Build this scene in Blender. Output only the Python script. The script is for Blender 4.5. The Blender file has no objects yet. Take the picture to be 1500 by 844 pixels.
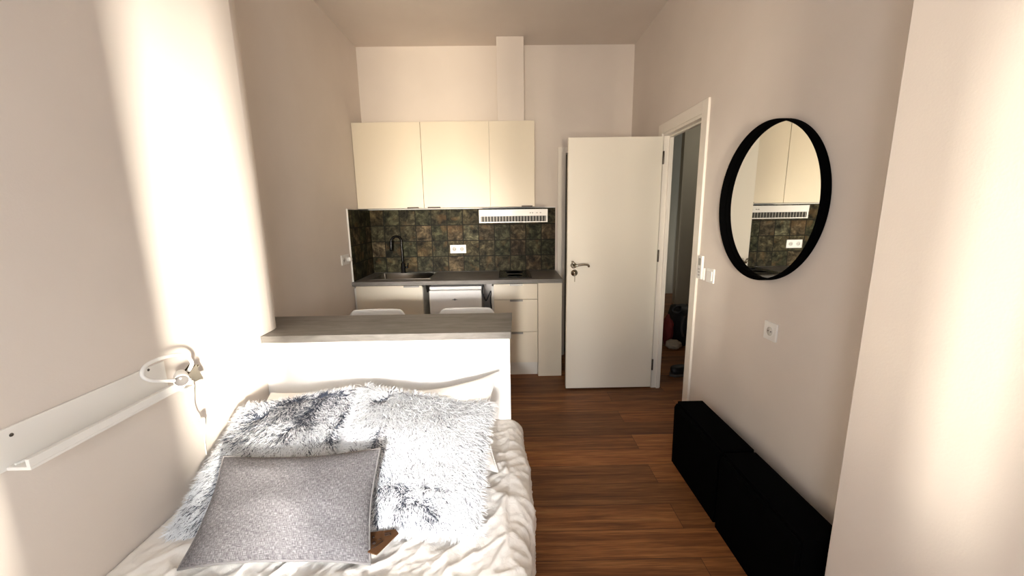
import bpy, bmesh, math, random
from mathutils import Vector, Matrix, noise
random.seed(7)
C = bpy.context.scene.collection
PI = math.pi

# ------------------------------------------------------------------ materials
MATS = {}
def mat(name, col=(.8, .8, .8), rough=.5, metal=0., spec=.5, build=None, coat=0.):
    if name in MATS: return MATS[name]
    m = bpy.data.materials.new(name); m.use_nodes = True
    nt = m.node_tree; b = nt.nodes['Principled BSDF']
    b.inputs['Base Color'].default_value = (*col, 1)
    b.inputs['Roughness'].default_value = rough
    b.inputs['Metallic'].default_value = metal
    b.inputs['Specular IOR Level'].default_value = spec
    b.inputs['Coat Weight'].default_value = coat
    if build: build(nt, b)
    MATS[name] = m
    return m
def N(nt, t, **k):
    n = nt.nodes.new(t)
    for a, v in k.items():
        if a in n.inputs: n.inputs[a].default_value = v
        else: setattr(n, a, v)
    return n
def L(nt, a, ao, b, bi): nt.links.new(a.outputs[ao], b.inputs[bi])
def coords(nt, scale=(1, 1, 1), loc=(0, 0, 0), rot=(0, 0, 0), kind='Object'):
    t = N(nt, 'ShaderNodeTexCoord'); m = N(nt, 'ShaderNodeMapping')
    m.inputs['Scale'].default_value = scale; m.inputs['Location'].default_value = loc; m.inputs['Rotation'].default_value = rot
    L(nt, t, kind, m, 'Vector'); return m
def ramp(nt, stops, interp='LINEAR'):
    r = N(nt, 'ShaderNodeValToRGB'); cr = r.color_ramp; cr.interpolation = interp
    while len(cr.elements) < len(stops): cr.elements.new(.5)
    for e, (p, c) in zip(cr.elements, stops): e.position = p; e.color = (*c, 1)
    return r
def bump(nt, b, src, out, strength, dist=.01):
    bp = N(nt, 'ShaderNodeBump'); bp.inputs['Strength'].default_value = strength; bp.inputs['Distance'].default_value = dist
    L(nt, src, out, bp, 'Height'); L(nt, bp, 'Normal', b, 'Normal')
def plaster(c1, c2, sc=3.):
    def f(nt, b):
        m = coords(nt); n = N(nt, 'ShaderNodeTexNoise', Scale=sc, Detail=3.); L(nt, m, 'Vector', n, 'Vector')
        r = ramp(nt, [(.3, c1), (.7, c2)]); L(nt, n, 'Fac', r, 'Fac'); L(nt, r, 'Color', b, 'Base Color')
        n2 = N(nt, 'ShaderNodeTexNoise', Scale=160., Detail=2.); L(nt, m, 'Vector', n2, 'Vector'); bump(nt, b, n2, 'Fac', .06, .004)
    return f
WALL = mat('wall paint', rough=.75, spec=.25, build=plaster((.70, .635, .575), (.73, .665, .605)))
CEIL = mat('ceiling paint', rough=.85, spec=.2, build=plaster((.68, .61, .545), (.71, .64, .575)))
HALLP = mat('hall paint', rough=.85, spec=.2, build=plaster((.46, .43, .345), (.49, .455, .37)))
TRIM = mat('trim paint', (.82, .77, .69), .4)
DOORP = mat('door lacquer', (.85, .80, .69), .38)
CAB = mat('cabinet front', (.73, .655, .52), .42)
CARC = mat('cabinet carcass', (.72, .69, .62), .5)
WHITE = mat('white plastic', (.84, .83, .80), .35)
WMET = mat('white lacquered metal', (.84, .82, .78), .35)
PANEL = mat('white panel', (.86, .85, .83), .4)
BLACKB = mat('matt black', (.0015, .0015, .0016), .9, spec=.02)
BLACK = mat('black metal', (.004, .004, .004), .25, spec=.3)
BLKPL = mat('black plastic', (.012, .012, .013), .5)
STEEL = mat('brushed steel', (.27, .26, .235), .32, 1.)
DSTEEL = mat('handle steel', (.30, .285, .26), .38, 1.)
CHROME = mat('satin nickel', (.40, .36, .29), .22, 1.)
GLASS = mat('black glass', (.004, .004, .004), .18, spec=.22)
MIRR = mat('mirror glass', (.80, .81, .78), .015, 1.)
HOLE_SHADE = mat('hole shade', (.03, .028, .025), .8)
DARKB = mat('hinge steel', (.10, .085, .07), .4, .8)
def floor_b(nt, b):
    m = coords(nt)
    br = N(nt, 'ShaderNodeTexBrick', offset=.37, offset_frequency=2, squash=1.)
    for k, v in dict(Color1=(0, 0, 0, 1), Color2=(1, 1, 1, 1), Mortar=(.5, .5, .5, 1), Scale=1.).items(): br.inputs[k].default_value = v
    br.inputs['Mortar Size'].default_value = .0012; br.inputs['Brick Width'].default_value = 1.28; br.inputs['Row Height'].default_value = .16
    L(nt, m, 'Vector', br, 'Vector')
    # streaks: long along X, offset per plank
    add = N(nt, 'ShaderNodeVectorMath', operation='MULTIPLY_ADD'); add.inputs[1].default_value = (7.3, 3.1, 5.7)
    L(nt, br, 'Color', add, 0); L(nt, m, 'Vector', add, 2)
    m2 = N(nt, 'ShaderNodeMapping'); m2.inputs['Scale'].default_value = (1.1, 26., 1.); L(nt, add, 'Vector', m2, 'Vector')
    n = N(nt, 'ShaderNodeTexNoise', Scale=1.5, Detail=6., Roughness=.6, Distortion=.6); L(nt, m2, 'Vector', n, 'Vector')
    m3 = N(nt, 'ShaderNodeMapping'); m3.inputs['Scale'].default_value = (9., 160., 1.); L(nt, add, 'Vector', m3, 'Vector')
    n3 = N(nt, 'ShaderNodeTexNoise', Scale=1., Detail=3.); L(nt, m3, 'Vector', n3, 'Vector')
    r = ramp(nt, [(.22, (.10, .033, .010)), (.42, (.21, .078, .024)), (.58, (.32, .132, .042)), (.8, (.45, .22, .08))])
    L(nt, n, 'Fac', r, 'Fac')
    r2 = ramp(nt, [(0, (.62, .62, .64)), (.5, (.95, .93, .92)), (1, (1.18, 1.12, 1.05))]); L(nt, br, 'Color', r2, 'Fac')
    mx = N(nt, 'ShaderNodeMix', data_type='RGBA', blend_type='MULTIPLY'); mx.inputs[0].default_value = 1.
    L(nt, r, 'Color', mx, 6); L(nt, r2, 'Color', mx, 7)
    r3 = ramp(nt, [(.35, (.72, .72, .72)), (.65, (1.1, 1.1, 1.1))]); L(nt, n3, 'Fac', r3, 'Fac')
    mx2 = N(nt, 'ShaderNodeMix', data_type='RGBA', blend_type='MULTIPLY'); mx2.inputs[0].default_value = 1.
    L(nt, mx, 2, mx2, 6); L(nt, r3, 'Color', mx2, 7)
    mx3 = N(nt, 'ShaderNodeMix', data_type='RGBA'); mx3.inputs[7].default_value = (.04, .015, .008, 1)
    L(nt, br, 'Fac', mx3, 0); L(nt, mx2, 2, mx3, 6)
    L(nt, mx3, 2, b, 'Base Color'); bump(nt, b, n3, 'Fac', .05, .002)
FLOOR = mat('laminate floor', rough=.5, spec=.3, build=floor_b)
def slate_b(axis):
    def f(nt, b):
        t = N(nt, 'ShaderNodeTexCoord'); s = N(nt, 'ShaderNodeSeparateXYZ'); L(nt, t, 'Object', s, 'Vector')
        c = N(nt, 'ShaderNodeCombineXYZ'); L(nt, s, axis, c, 'X'); L(nt, s, 'Z', c, 'Y')
        br = N(nt, 'ShaderNodeTexBrick', offset=0., squash=1.)
        for k, v in dict(Color1=(0, 0, 0, 1), Color2=(1, 1, 1, 1), Mortar=(.5, .5, .5, 1), Scale=1.).items(): br.inputs[k].default_value = v
        br.inputs['Mortar Size'].default_value = .0045; br.inputs['Brick Width'].default_value = .154; br.inputs['Row Height'].default_value = .1535
        L(nt, c, 'Vector', br, 'Vector')
        r = ramp(nt, [(0, (.026, .027, .019)), (.15, (.088, .079, .052)), (.3, (.040, .045, .029)), (.45, (.105, .087, .060)), (.6, (.052, .037, .026)), (.75, (.095, .098, .072)), (.88, (.044, .046, .032)), (1, (.115, .084, .043))])
        L(nt, br, 'Color', r, 'Fac')
        add = N(nt, 'ShaderNodeVectorMath', operation='MULTIPLY_ADD'); add.inputs[1].default_value = (3.7, 9.1, 2.3)
        L(nt, br, 'Color', add, 0); L(nt, t, 'Object', add, 2)
        n = N(nt, 'ShaderNodeTexNoise', Scale=15., Detail=9., Roughness=.66, Distortion=.45); L(nt, add, 'Vector', n, 'Vector')
        r2 = ramp(nt, [(.34, (.08, .08, .065)), (.46, (.43, .40, .33)), (.54, (.84, .77, .62)), (.66, (2.0, 1.85, 1.5))]); L(nt, n, 'Fac', r2, 'Fac')
        mx = N(nt, 'ShaderNodeMix', data_type='RGBA', blend_type='MULTIPLY'); mx.inputs[0].default_value = 1.
        L(nt, r, 'Color', mx, 6); L(nt, r2, 'Color', mx, 7)
        n4 = N(nt, 'ShaderNodeTexNoise', Scale=9., Detail=5., Distortion=.4); L(nt, add, 'Vector', n4, 'Vector')
        r4 = ramp(nt, [(.56, (0, 0, 0)), (.68, (.45, .45, .45))]); L(nt, n4, 'Fac', r4, 'Fac')
        mr = N(nt, 'ShaderNodeMix', data_type='RGBA'); mr.inputs[7].default_value = (.13, .075, .03, 1)
        L(nt, r4, 'Color', mr, 0); L(nt, mx, 2, mr, 6)
        m3 = N(nt, 'ShaderNodeMix', data_type='RGBA'); m3.inputs[7].default_value = (.010, .010, .007, 1)
        L(nt, br, 'Fac', m3, 0); L(nt, mr, 2, m3, 6); L(nt, m3, 2, b, 'Base Color')
        bump(nt, b, n, 'Fac', .3, .004)
    return f
SLATEX = mat('slate tiles', rough=.6, spec=.12, build=slate_b('X'))
SLATEY = mat('slate tiles return', rough=.6, spec=.12, build=slate_b('Y'))
def conc_b(c1, c2):
    def f(nt, b):
        m = coords(nt, (2., 9., 9.)); n = N(nt, 'ShaderNodeTexNoise', Scale=3., Detail=8., Roughness=.65, Distortion=.4); L(nt, m, 'Vector', n, 'Vector')
        r = ramp(nt, [(.3, c1), (.52, tuple((a + d) / 2 for a, d in zip(c1, c2))), (.72, c2)]); L(nt, n, 'Fac', r, 'Fac')
        L(nt, r, 'Color', b, 'Base Color')
    return f
CONC = mat('concrete laminate', rough=.45, spec=.35, build=conc_b((.125, .115, .10), (.235, .22, .20)))
def linen_b(nt, b):
    m = coords(nt, (34., 300., 1.), kind='UV'); n = N(nt, 'ShaderNodeTexNoise', Scale=1., Detail=2.); L(nt, m, 'Vector', n, 'Vector')
    m2 = coords(nt, (300., 34., 1.), kind='UV'); n2 = N(nt, 'ShaderNodeTexNoise', Scale=1., Detail=2.); L(nt, m2, 'Vector', n2, 'Vector')
    a = N(nt, 'ShaderNodeMath', operation='ADD'); L(nt, n, 'Fac', a, 0); L(nt, n2, 'Fac', a, 1)
    h = N(nt, 'ShaderNodeMath', operation='MULTIPLY'); h.inputs[1].default_value = .5; L(nt, a, 'Value', h, 0)
    r = ramp(nt, [(.37, (.075, .072, .077)), (.5, (.135, .129, .134)), (.63, (.27, .26, .268))]); L(nt, h, 'Value', r, 'Fac'); L(nt, r, 'Color', b, 'Base Color')
    bump(nt, b, h, 'Value', .25, .003)
LINEN = mat('grey linen', rough=.9, spec=.1, build=linen_b)
PIPING = mat('grey piping', (.22, .21, .21), .8, spec=.1)
def cotton_b(nt, b):
    m = coords(nt); n = N(nt, 'ShaderNodeTexNoise', Scale=28., Detail=4., Distortion=1.2); L(nt, m, 'Vector', n, 'Vector'); bump(nt, b, n, 'Fac', .22, .012)
COTTON = mat('white cotton', (.84, .815, .775), .9, spec=.1, build=cotton_b)
def fur_b(nt, b):
    a = N(nt, 'ShaderNodeAttribute', attribute_name='shade')
    r = ramp(nt, [(0, (.050, .060, .085)), (.4, (.17, .19, .235)), (.70, (.76, .79, .83)), (1, (.88, .91, .94))]); L(nt, a, 'Fac', r, 'Fac'); L(nt, r, 'Color', b, 'Base Color')
FUR = mat('frosted fur', rough=.8, spec=.15, build=fur_b)
FURB = mat('fur backing', (.34, .35, .38), .95, spec=.05)
KRAFT = mat('kraft card', (.125, .062, .029), .8, spec=.1)
INK = mat('dark brown ink', (.025, .011, .006), .8)
BAGM = mat('black nylon', (.012, .012, .014), .55)
RED = mat('red cloth', (.16, .018, .016), .85)
CREAM = mat('cream cloth', (.42, .34, .25), .85)
LOGO = mat('grey logo', (.10, .10, .10), .5)
WOODL = mat('beech', (.55, .38, .22), .5)
RUBBER = mat('rubber', (.02, .02, .02), .8)

# ------------------------------------------------------------------ mesh helpers
def box(bm, x0, x1, y0, y1, z0, z1, bev=0., seg=2):
    vs = [bm.verts.new((x, y, z)) for x in (x0, x1) for y in (y0, y1) for z in (z0, z1)]
    f = [(0, 1, 3, 2), (4, 6, 7, 5), (0, 4, 5, 1), (2, 3, 7, 6), (0, 2, 6, 4), (1, 5, 7, 3)]
    fs = [bm.faces.new([vs[i] for i in q]) for q in f]
    if bev:
        es = list({e for q in fs for e in q.edges})
        bmesh.ops.bevel(bm, geom=es, offset=bev, segments=seg, profile=.5, affect='EDGES')
    return bm
def prism(bm, pts, z0, z1, axis='z', bev=0.):
    def P(a, b, c): return {'z': (a, b, c), 'y': (a, c, b), 'x': (c, a, b)}[axis]
    lo = [bm.verts.new(P(a, b, z0)) for a, b in pts]; hi = [bm.verts.new(P(a, b, z1)) for a, b in pts]
    n = len(pts); fs = [bm.faces.new(lo[::-1]), bm.faces.new(hi)]
    for i in range(n): fs.append(bm.faces.new((lo[i], lo[(i + 1) % n], hi[(i + 1) % n], hi[i])))
    bmesh.ops.recalc_face_normals(bm, faces=fs)
    if bev:
        es = list({e for q in fs for e in q.edges})
        bmesh.ops.bevel(bm, geom=es, offset=bev, segments=2, profile=.5, affect='EDGES')
    return bm
def smooth_pts(pts, n=6, closed=False):
    pts = [Vector(p) for p in pts]; out = []; m = len(pts)
    for i in range(m if closed else m - 1):
        g = (lambda k: pts[k % m]) if closed else (lambda k: pts[min(max(k, 0), m - 1)])
        a, b, c, d = g(i - 1), g(i), g(i + 1), g(i + 2)
        for k in range(n):
            t = k / n
            out.append(.5 * ((2 * b) + (c - a) * t + (2 * a - 5 * b + 4 * c - d) * t * t + (3 * b - a - 3 * c + d) * t ** 3))
    if not closed: out.append(pts[-1])
    return out
def tube(bm, pts, r, seg=10, closed=False, cap=True):
    pts = [Vector(p) for p in pts]; n = len(pts); rings = []
    rr = r if isinstance(r, (list, tuple)) else [r] * n
    up = None
    for i, p in enumerate(pts):
        a = pts[i - 1] if (i or closed) else p; b = pts[(i + 1) % n] if (i < n - 1 or closed) else p
        t = (b - a).normalized()
        if up is None: up = t.orthogonal().normalized()
        up = (up - t * up.dot(t)).normalized(); s = t.cross(up)
        rings.append([bm.verts.new(p + (up * math.cos(2 * PI * k / seg) + s * math.sin(2 * PI * k / seg)) * rr[i]) for k in range(seg)])
    for i in range(n if closed else n - 1):
        a, b = rings[i], rings[(i + 1) % n]
        for k in range(seg): bm.faces.new((a[k], a[(k + 1) % seg], b[(k + 1) % seg], b[k])).smooth = True
    if cap and not closed:
        bm.faces.new(rings[0][::-1]); bm.faces.new(rings[-1])
    return bm
def lathe(bm, prof, origin, axis, seg=28, smooth=True):
    """prof: (radius, height along axis)"""
    a = Vector(axis).normalized(); u = a.orthogonal().normalized(); w = a.cross(u); o = Vector(origin); rings = []
    for r, h in prof:
        if r < 1e-6: rings.append([bm.verts.new(o + a * h)])
        else: rings.append([bm.verts.new(o + a * h + (u * math.cos(2 * PI * k / seg) + w * math.sin(2 * PI * k / seg)) * r) for k in range(seg)])
    for A, B in zip(rings, rings[1:]):
        for k in range(seg):
            k2 = (k + 1) % seg
            if len(A) == 1 and len(B) == 1: continue
            q = (A[0], B[k], B[k2]) if len(A) == 1 else (A[k], B[0], A[k2]) if len(B) == 1 else (A[k], B[k], B[k2], A[k2])
            bm.faces.new(q).smooth = smooth
    if len(rings[0]) > 1: bm.faces.new(rings[0][::-1])
    if len(rings[-1]) > 1: bm.faces.new(rings[-1])
    bmesh.ops.recalc_face_normals(bm, faces=list(bm.faces))
    return bm
def new(): return bmesh.new()
def wpos(o):
    p = Vector((0, 0, 0))
    while o is not None: p += o.location; o = o.parent
    return p
def obj(name, bm, m, parent=None, origin=None, smooth=False, kind=None):
    me = bpy.data.meshes.new(name)
    off = wpos(parent) if parent else Vector(origin) if origin else Vector((0, 0, 0))
    if off.length: bmesh.ops.translate(bm, verts=bm.verts, vec=-off)
    if smooth:
        for f in bm.faces: f.smooth = True
    bm.to_mesh(me); bm.free()
    for q in (m if isinstance(m, (list, tuple)) else [m]): me.materials.append(q)
    o = bpy.data.objects.new(name, me); C.objects.link(o)
    if parent: o.parent = parent
    elif origin: o.location = origin
    if kind: o['kind'] = kind
    return o
def struct(name, bm, m, parent=None, origin=None): return obj(name, bm, m, parent, origin, kind=None if parent else 'structure')
def tag(o, label, cat, group=None):
    o['label'] = label; o['category'] = cat
    if group: o['group'] = group
    return o
def thing(name, label, cat, loc, group=None):
    o = bpy.data.objects.new(name, None); C.objects.link(o); o.location = loc; o.empty_display_size = .1
    return tag(o, label, cat, group)
def dup(root, delta, label):
    r = root.copy(); C.objects.link(r); r.location = root.location + Vector(delta); r['label'] = label
    for ch in list(root.children):
        c = ch.copy(); C.objects.link(c); c.parent = r
        for g in list(ch.children):
            d = g.copy(); C.objects.link(d); d.parent = c
    return r
def B(*a, **k): return box(new(), *a, **k)

# ------------------------------------------------------------------ room
XL, XN, XR, XP = -1.341, -1.19, 1.199, 1.0      # kitchen wall, bed wall, right wall, right pier
YB, YF, ZC = 3.939, -.75, 2.966
HCT = .90                                        # worktop height
arc = [(XL + .151 * math.cos(a), 1.93 + .151 * math.sin(a)) for a in [PI / 2 * k / 12 for k in range(13)]]
struct('floor', B(-1.6, 4.0, -1.0, 7.3, -.12, 0), FLOOR)
struct('ceiling', B(-1.6, 4.0, -1.0, 7.3, ZC, ZC + .12), CEIL)
bm = new(); prism(bm, [(-1.6, YF - .3), (XN, YF - .3)] + arc + [(XL, YB + .12), (-1.6, YB + .12)], 0, ZC)
o = struct('wall_left', bm, WALL)
for f in o.data.polygons:
    if abs(f.normal.z) < .1 and f.area < .2: f.use_smooth = True
D0, D1, DT = 2.512, 3.128, 2.036                 # door opening in right wall
bm = new(); box(bm, XR, XR + .062, 1.05, D0, 0, ZC); box(bm, XR, XR + .062, D1, YB + .12, 0, ZC); box(bm, XR, XR + .062, D0, D1, DT, ZC)
prism(bm, [(XP, YF - .3), (XP, 1.06), (XP + .012, 1.074), (XR + .062, 1.074), (XR + .062, YF - .3)], 0, ZC)
struct('wall_right', bm, WALL)
E0, E1, ET = .565, 1.12, 2.036                   # second doorway, in the kitchen's end wall
bm = new(); box(bm, XL, E0, YB, YB + .12, 0, ZC); box(bm, E1, XR, YB, YB + .12, 0, ZC); box(bm, E0, E1, YB, YB + .12, ET, ZC)
struct('wall_back', bm, WALL)
# window wall behind the camera: unseen, its two openings placed to shape the beams
W = dict(a0=-.62, a1=.20, b0=.388, b1=.64, z0=.80, z1=2.05, zs=.86, zt=2.6)
bm = new(); y0, y1 = YF - .1, YF
box(bm, XN, W['a0'], y0, y1, 0, ZC); box(bm, W['a1'], W['b0'], y0, y1, 0, ZC); box(bm, W['b1'], XP, y0, y1, 0, ZC)
for a, b_ in (('a0', 'a1'), ('b0', 'b1')):
    box(bm, W[a], W[b_], y0, y1, 0, W['z0'] if a == 'a0' else W['zs']); box(bm, W[a], W[b_], y0, y1, W['z1'] if a == 'a0' else W['zt'], ZC)
struct('wall_front', bm, WALL)
bm = new(); yw = YF - .09
box(bm, W['a0'], W['a0'] + .05, yw, YF - .02, .80, 2.05); box(bm, W['a1'] - .004, W['a1'], yw, YF - .02, .80, 2.05); box(bm, W['a0'] + .05, W['a1'] - .004, yw, YF - .02, .80, .84); box(bm, W['a0'] + .05, W['a1'] - .004, yw, YF - .02, 2.0, 2.05)
box(bm, -.09, .097, yw, YF - .02, .84, 2.0)  # broad upright added to block stray light beside the pier band
struct('window_baffle', bm, TRIM)
# hall and the small dark room
bm = new(); box(bm, XR + .062, 4.0, 7.0, 7.2, 0, ZC); box(bm, 2.65, 4.0, 6.1, 6.2, 0, ZC); box(bm, 3.8, 4.0, 1.0, 6.1, 0, ZC); box(bm, XR + .062, 3.8, 1.6, 1.7, 0, ZC)
box(bm, XR + .0, XR + .062, YB + .12, 7.0, 0, ZC)
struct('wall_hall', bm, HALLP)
struct('baseboard_hall', B(XR + .0625, 2.455, 6.98, 7.0, 0, .09, bev=.004), TRIM)
bm = new(); box(bm, .0, XR, 4.9, 5.0, 0, ZC); box(bm, .0, .1, YB + .12, 4.9, 0, ZC)
struct('wall_bathroom', bm, HALLP)

# door casings
def casing_x(name):
    bm = new(); x0, x1 = XR - .016, XR
    box(bm, x0, x1, D0 - .074, D0, 0, DT + .072, bev=.003); box(bm, x0, x1, D1, D1 + .07, 0, DT + .072, bev=.003); box(bm, x0, x1, D0, D1, DT, DT + .072, bev=.003)
    # lining of the opening with its stop
    box(bm, XR - .006, XR + .07, D0, D0 + .018, 0, DT); box(bm, XR - .006, XR + .07, D1 - .018, D1, 0, DT); box(bm, XR - .006, XR + .07, D0 + .018, D1 - .018, DT - .018, DT)
    box(bm, XR + .035, XR + .06, D0 + .018, D0 + .03, 0, DT - .018); box(bm, XR + .035, XR + .06, D1 - .03, D1 - .018, 0, DT - .018); box(bm, XR + .035, XR + .06, D0 + .03, D1 - .03, DT - .03, DT - .018)
    return struct(name, bm, TRIM)
casing_x('trim_1')
bm = new(); y0, y1 = YB - .016, YB
box(bm, E0 - .065, E0, y0, y1, 0, ET + .038, bev=.003); box(bm, E1, E1 + .065, y0, y1, 0, ET + .038, bev=.003); box(bm, E0, E1, y0, y1, ET, ET + .038, bev=.003)
box(bm, E0, E0 + .012, y1, YB + .12, 0, ET); box(bm, E1 - .012, E1, y1, YB + .12, 0, ET); box(bm, E0 + .012, E1 - .012, y1, YB + .12, ET - .012, ET)
o = struct('trim_2', bm, TRIM)
struct('strike_plate', B(E0 + .012, E0 + .016, YB + .01, YB + .05, 1.0, 1.09, bev=.001), DARKB, o)
# dark panel filling the second doorway, coloured for the unlit room behind
d2 = struct('doorway_dark', B(E0 + .014, E1 - .014, YB + .075, YB + .112, .008, ET - .014, bev=.002), mat('doorway darkness', (.10, .08, .05), .55))

# open white door
YD = 3.10
dr = bpy.data.objects.new('door_1', None); C.objects.link(dr); dr.location = (1.19, YD + .02, 0); dr['kind'] = 'structure'
struct('door_leaf', B(.472, 1.187, YD, YD + .04, .012, 2.014, bev=.003), DOORP, dr)
bm = new(); hz, hx = 1.052, .524
lathe(bm, [(.022, 0), (.024, .002), (.024, .007), (.018, .011)], (hx, YD, hz), (0, -1, 0))
ro = struct('handle_rosette', bm, CHROME, dr)
bm = new(); tube(bm, smooth_pts([(hx, YD - .01, hz), (hx, YD - .035, hz), (hx + .012, YD - .048, hz), (hx + .045, YD - .05, hz + .008), (hx + .085, YD - .05, hz + .010), (hx + .108, YD - .049, hz + .004), (hx + .112, YD - .045, hz - .008)]), .0085, 12)
lathe(bm, [(.010, 0), (.0105, .02), (.009, .04), (.0, .044)], (hx - .002, YD - .046, hz), (-.3, -.1, .8), 14)
struct('door_handle', bm, CHROME, dr)
bm = new(); lathe(bm, [(.025, 0), (.027, .003), (.026, .008), (.012, .010), (.011, .018), (0, .018)], (hx + .006, YD, .992), (0, -1, 0))
struct('lock_rosette', bm, CHROME, dr)
bm = new(); box(bm, hx + .0045, hx + .0075, YD - .03, YD - .016, .988, .996); prism(bm, [(hx + .006 + .008 * math.cos(a), .979 + .010 * math.sin(a)) for a in [2 * PI * k / 14 for k in range(14)]], YD - .0315, YD - .0285, 'y')
box(bm, hx + .004, hx + .008, YD - .032, YD - .028, .925, .97, bev=.001)
struct('key', bm, CHROME, dr)
for z in (1.86, 1.117, .21):
    bm = new(); lathe(bm, [(0, -.048), (.006, -.047), (.007, -.045), (.007, .045), (.006, .047), (0, .048)], (1.191, YD - .004, z), (0, 0, 1), 14); box(bm, 1.1875, 1.1895, YD + .002, YD + .036, z - .045, z + .045)
    struct('hinge', bm, DARKB, dr)

# ------------------------------------------------------------------ kitchen
YBF = 3.386      # base fronts
def handle_bm(x0, x1, yf, zt, down=.013):
    bm = new(); box(bm, x0, x1, yf - .016, yf + .0, zt - .0005, zt + .0015); box(bm, x0, x1, yf - .018, yf - .016, zt - down, zt + .0015); return bm
def front(name, x0, x1, z0, z1, parent, yf=YBF, m=CAB): return obj(name, B(x0 + .002, x1 - .002, yf, yf + .018, z0 + .0018, z1 - .0018, bev=.0012), m, parent)
def carcass(bm, x0, x1, y0, y1, z0, z1, t=.016):
    box(bm, x0, x0 + t, y0, y1, z0, z1); box(bm, x1 - t, x1, y0, y1, z0, z1); box(bm, x0 + t, x1 - t, y0, y1, z0, z0 + t); box(bm, x0 + t, x1 - t, y1 - .008, y1, z0 + t, z1); return bm
yc = YBF + .02
t = thing('sink_cabinet', 'cream base cabinet with one wide door under the kitchen sink', 'cabinet', (-1.04, 3.66, 0))
bm = carcass(new(), XL + .003, -.741, yc, 3.915, .137, .84); box(bm, XL + .003, -.741, yc + .04, yc + .056, 0, .137); box(bm, XL + .003, XL + .02, yc + .06, 3.9, 0, .137); box(bm, -.757, -.741, yc + .06, 3.9, 0, .137)
obj('body', bm, CARC, t)
d = front('door', XL + .022, -.741, .137, .861, t); obj('handle', handle_bm(-.90, -.765, YBF, .860), DSTEEL, d)
t = thing('drawer_cabinet', 'cream base cabinet of three drawers under the black cooktop', 'cabinet', (.06, 3.66, 0))
bm = carcass(new(), -.141, .262, yc, 3.915, .137, .84); box(bm, -.141, .262, yc + .04, yc + .056, .0, .137); box(bm, -.141, -.125, yc + .06, 3.9, 0, .137); box(bm, .246, .262, yc + .06, 3.9, 0, .137)
obj('body', bm, CARC, t)
for z0, z1 in ((.721, .861), (.425, .721), (.137, .425)):
    d = front('drawer', -.125, .262, z0, z1, t); obj('handle', handle_bm(.018, .130, YBF, z1 - .001), DSTEEL, d)
tag(obj('end_panel', B(.265, .475, YBF, YBF + .55, 0.004, .864, bev=.0015), CAB, origin=(.37, 3.66, 0)), 'plain cream filler panel closing the kitchen run beside the white door', 'panel')
# worktop with cut-outs shown as strips around sink and hob (hob lies on top, sink is cut in)
SX0, SX1, SY0, SY1 = -1.215, -.70, 3.51, 3.86
bm = new(); z0, z1 = .866, HCT; y0, y1, x0, x1 = 3.366, 3.927, XL + .002, .479
box(bm, x0, SX0, y0, y1, z0, z1); box(bm, SX1, x1, y0, y1, z0, z1); box(bm, SX0, SX1, y0, SY0, z0, z1); box(bm, SX0, SX1, SY1, y1, z0, z1)
bmesh.ops.remove_doubles(bm, verts=bm.verts, dist=1e-5)
tag(obj('worktop', bm, CONC, origin=(-.43, 3.64, .866)), 'dark grey concrete-look kitchen worktop along the slate tiles', 'worktop')
t = thing('sink', 'stainless steel inset sink in the kitchen worktop', 'sink', (-.955, 3.68, .9))
bm = new(); g = .003
box(bm, SX0 - .012, SX1 + .012, SY0 - .012, SY0 + g, HCT, HCT + .003); box(bm, SX0 - .012, SX1 + .012, SY1 - g, SY1 + .012, HCT, HCT + .003); box(bm, SX0 - .012, SX0 + g, SY0 + g, SY1 - g, HCT, HCT + .003); box(bm, SX1 - g, SX1 + .012, SY0 + g, SY1 - g, HCT, HCT + .003)
obj('rim', bm, STEEL, t)
bm = new(); a = [(SX0 + g, SY0 + g), (SX1 - g, SY0 + g), (SX1 - g, SY1 - g), (SX0 + g, SY1 - g)]; b_ = [(SX0 + .03, SY0 + .03), (SX1 - .03, SY0 + .03), (SX1 - .03, SY1 - .03), (SX0 + .03, SY1 - .03)]
A = [bm.verts.new((x, y, HCT + .002)) for x, y in a]; Bv = [bm.verts.new((x, y, .745)) for x, y in b_]
for i in range(4): bm.faces.new((A[i], A[(i + 1) % 4], Bv[(i + 1) % 4], Bv[i]))
bm.faces.new(Bv); bmesh.ops.bevel(bm, geom=[e for e in bm.edges if not e.is_boundary], offset=.02, segments=3, affect='EDGES')
bo = obj('basin', bm, STEEL, t, smooth=True)
bm = new(); lathe(bm, [(.040, 0), (.042, .002), (.030, .003), (.012, .001), (0, .001)], (-.955, 3.68, .7455), (0, 0, 1)); obj('drain', bm, CHROME, bo)
t = thing('faucet', 'tall black gooseneck kitchen faucet behind the steel sink', 'faucet', (-1.030, 3.893, .9))
fx, fy = -1.030, 3.893
bm = new(); lathe(bm, [(.026, 0), (.026, .006), (.021, .012), (.021, .09), (.015, .10), (.0, .10)], (fx, fy, HCT), (0, 0, 1)); obj('base', bm, BLACK, t)
bm = new(); pts = [(fx, fy, HCT + .095), (fx, fy, HCT + .20), (fx - .002, fy, HCT + .27)] + [(fx - .042 + .042 * math.cos(a), fy - .03 * (1 - math.cos(a)), HCT + .31 + .05 * math.sin(a)) for a in [PI * k / 6 for k in range(7)]]
tube(bm, smooth_pts(pts, 4), .0115, 12); obj('neck', bm, BLACK, t)
ex = pts[-1]; bm = new(); lathe(bm, [(.012, .01), (.0145, 0), (.016, -.07), (.014, -.085), (0, -.085)], ex, (.05, .0, 1)); obj('spray_head', bm, BLACK, t)
bm = new(); lathe(bm, [(.010, 0), (.010, .03)], (fx + .018, fy, HCT + .055), (1, 0, 0), 14); tube(bm, [(fx + .043, fy, HCT + .055), (fx + .055, fy - .02, HCT + .10)], [.006, .0045], 8); obj('lever', bm, BLACK, t)
t = thing('cooktop', 'small black glass cooktop set on the worktop below the hood', 'cooktop', (.07, 3.68, .9))
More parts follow.
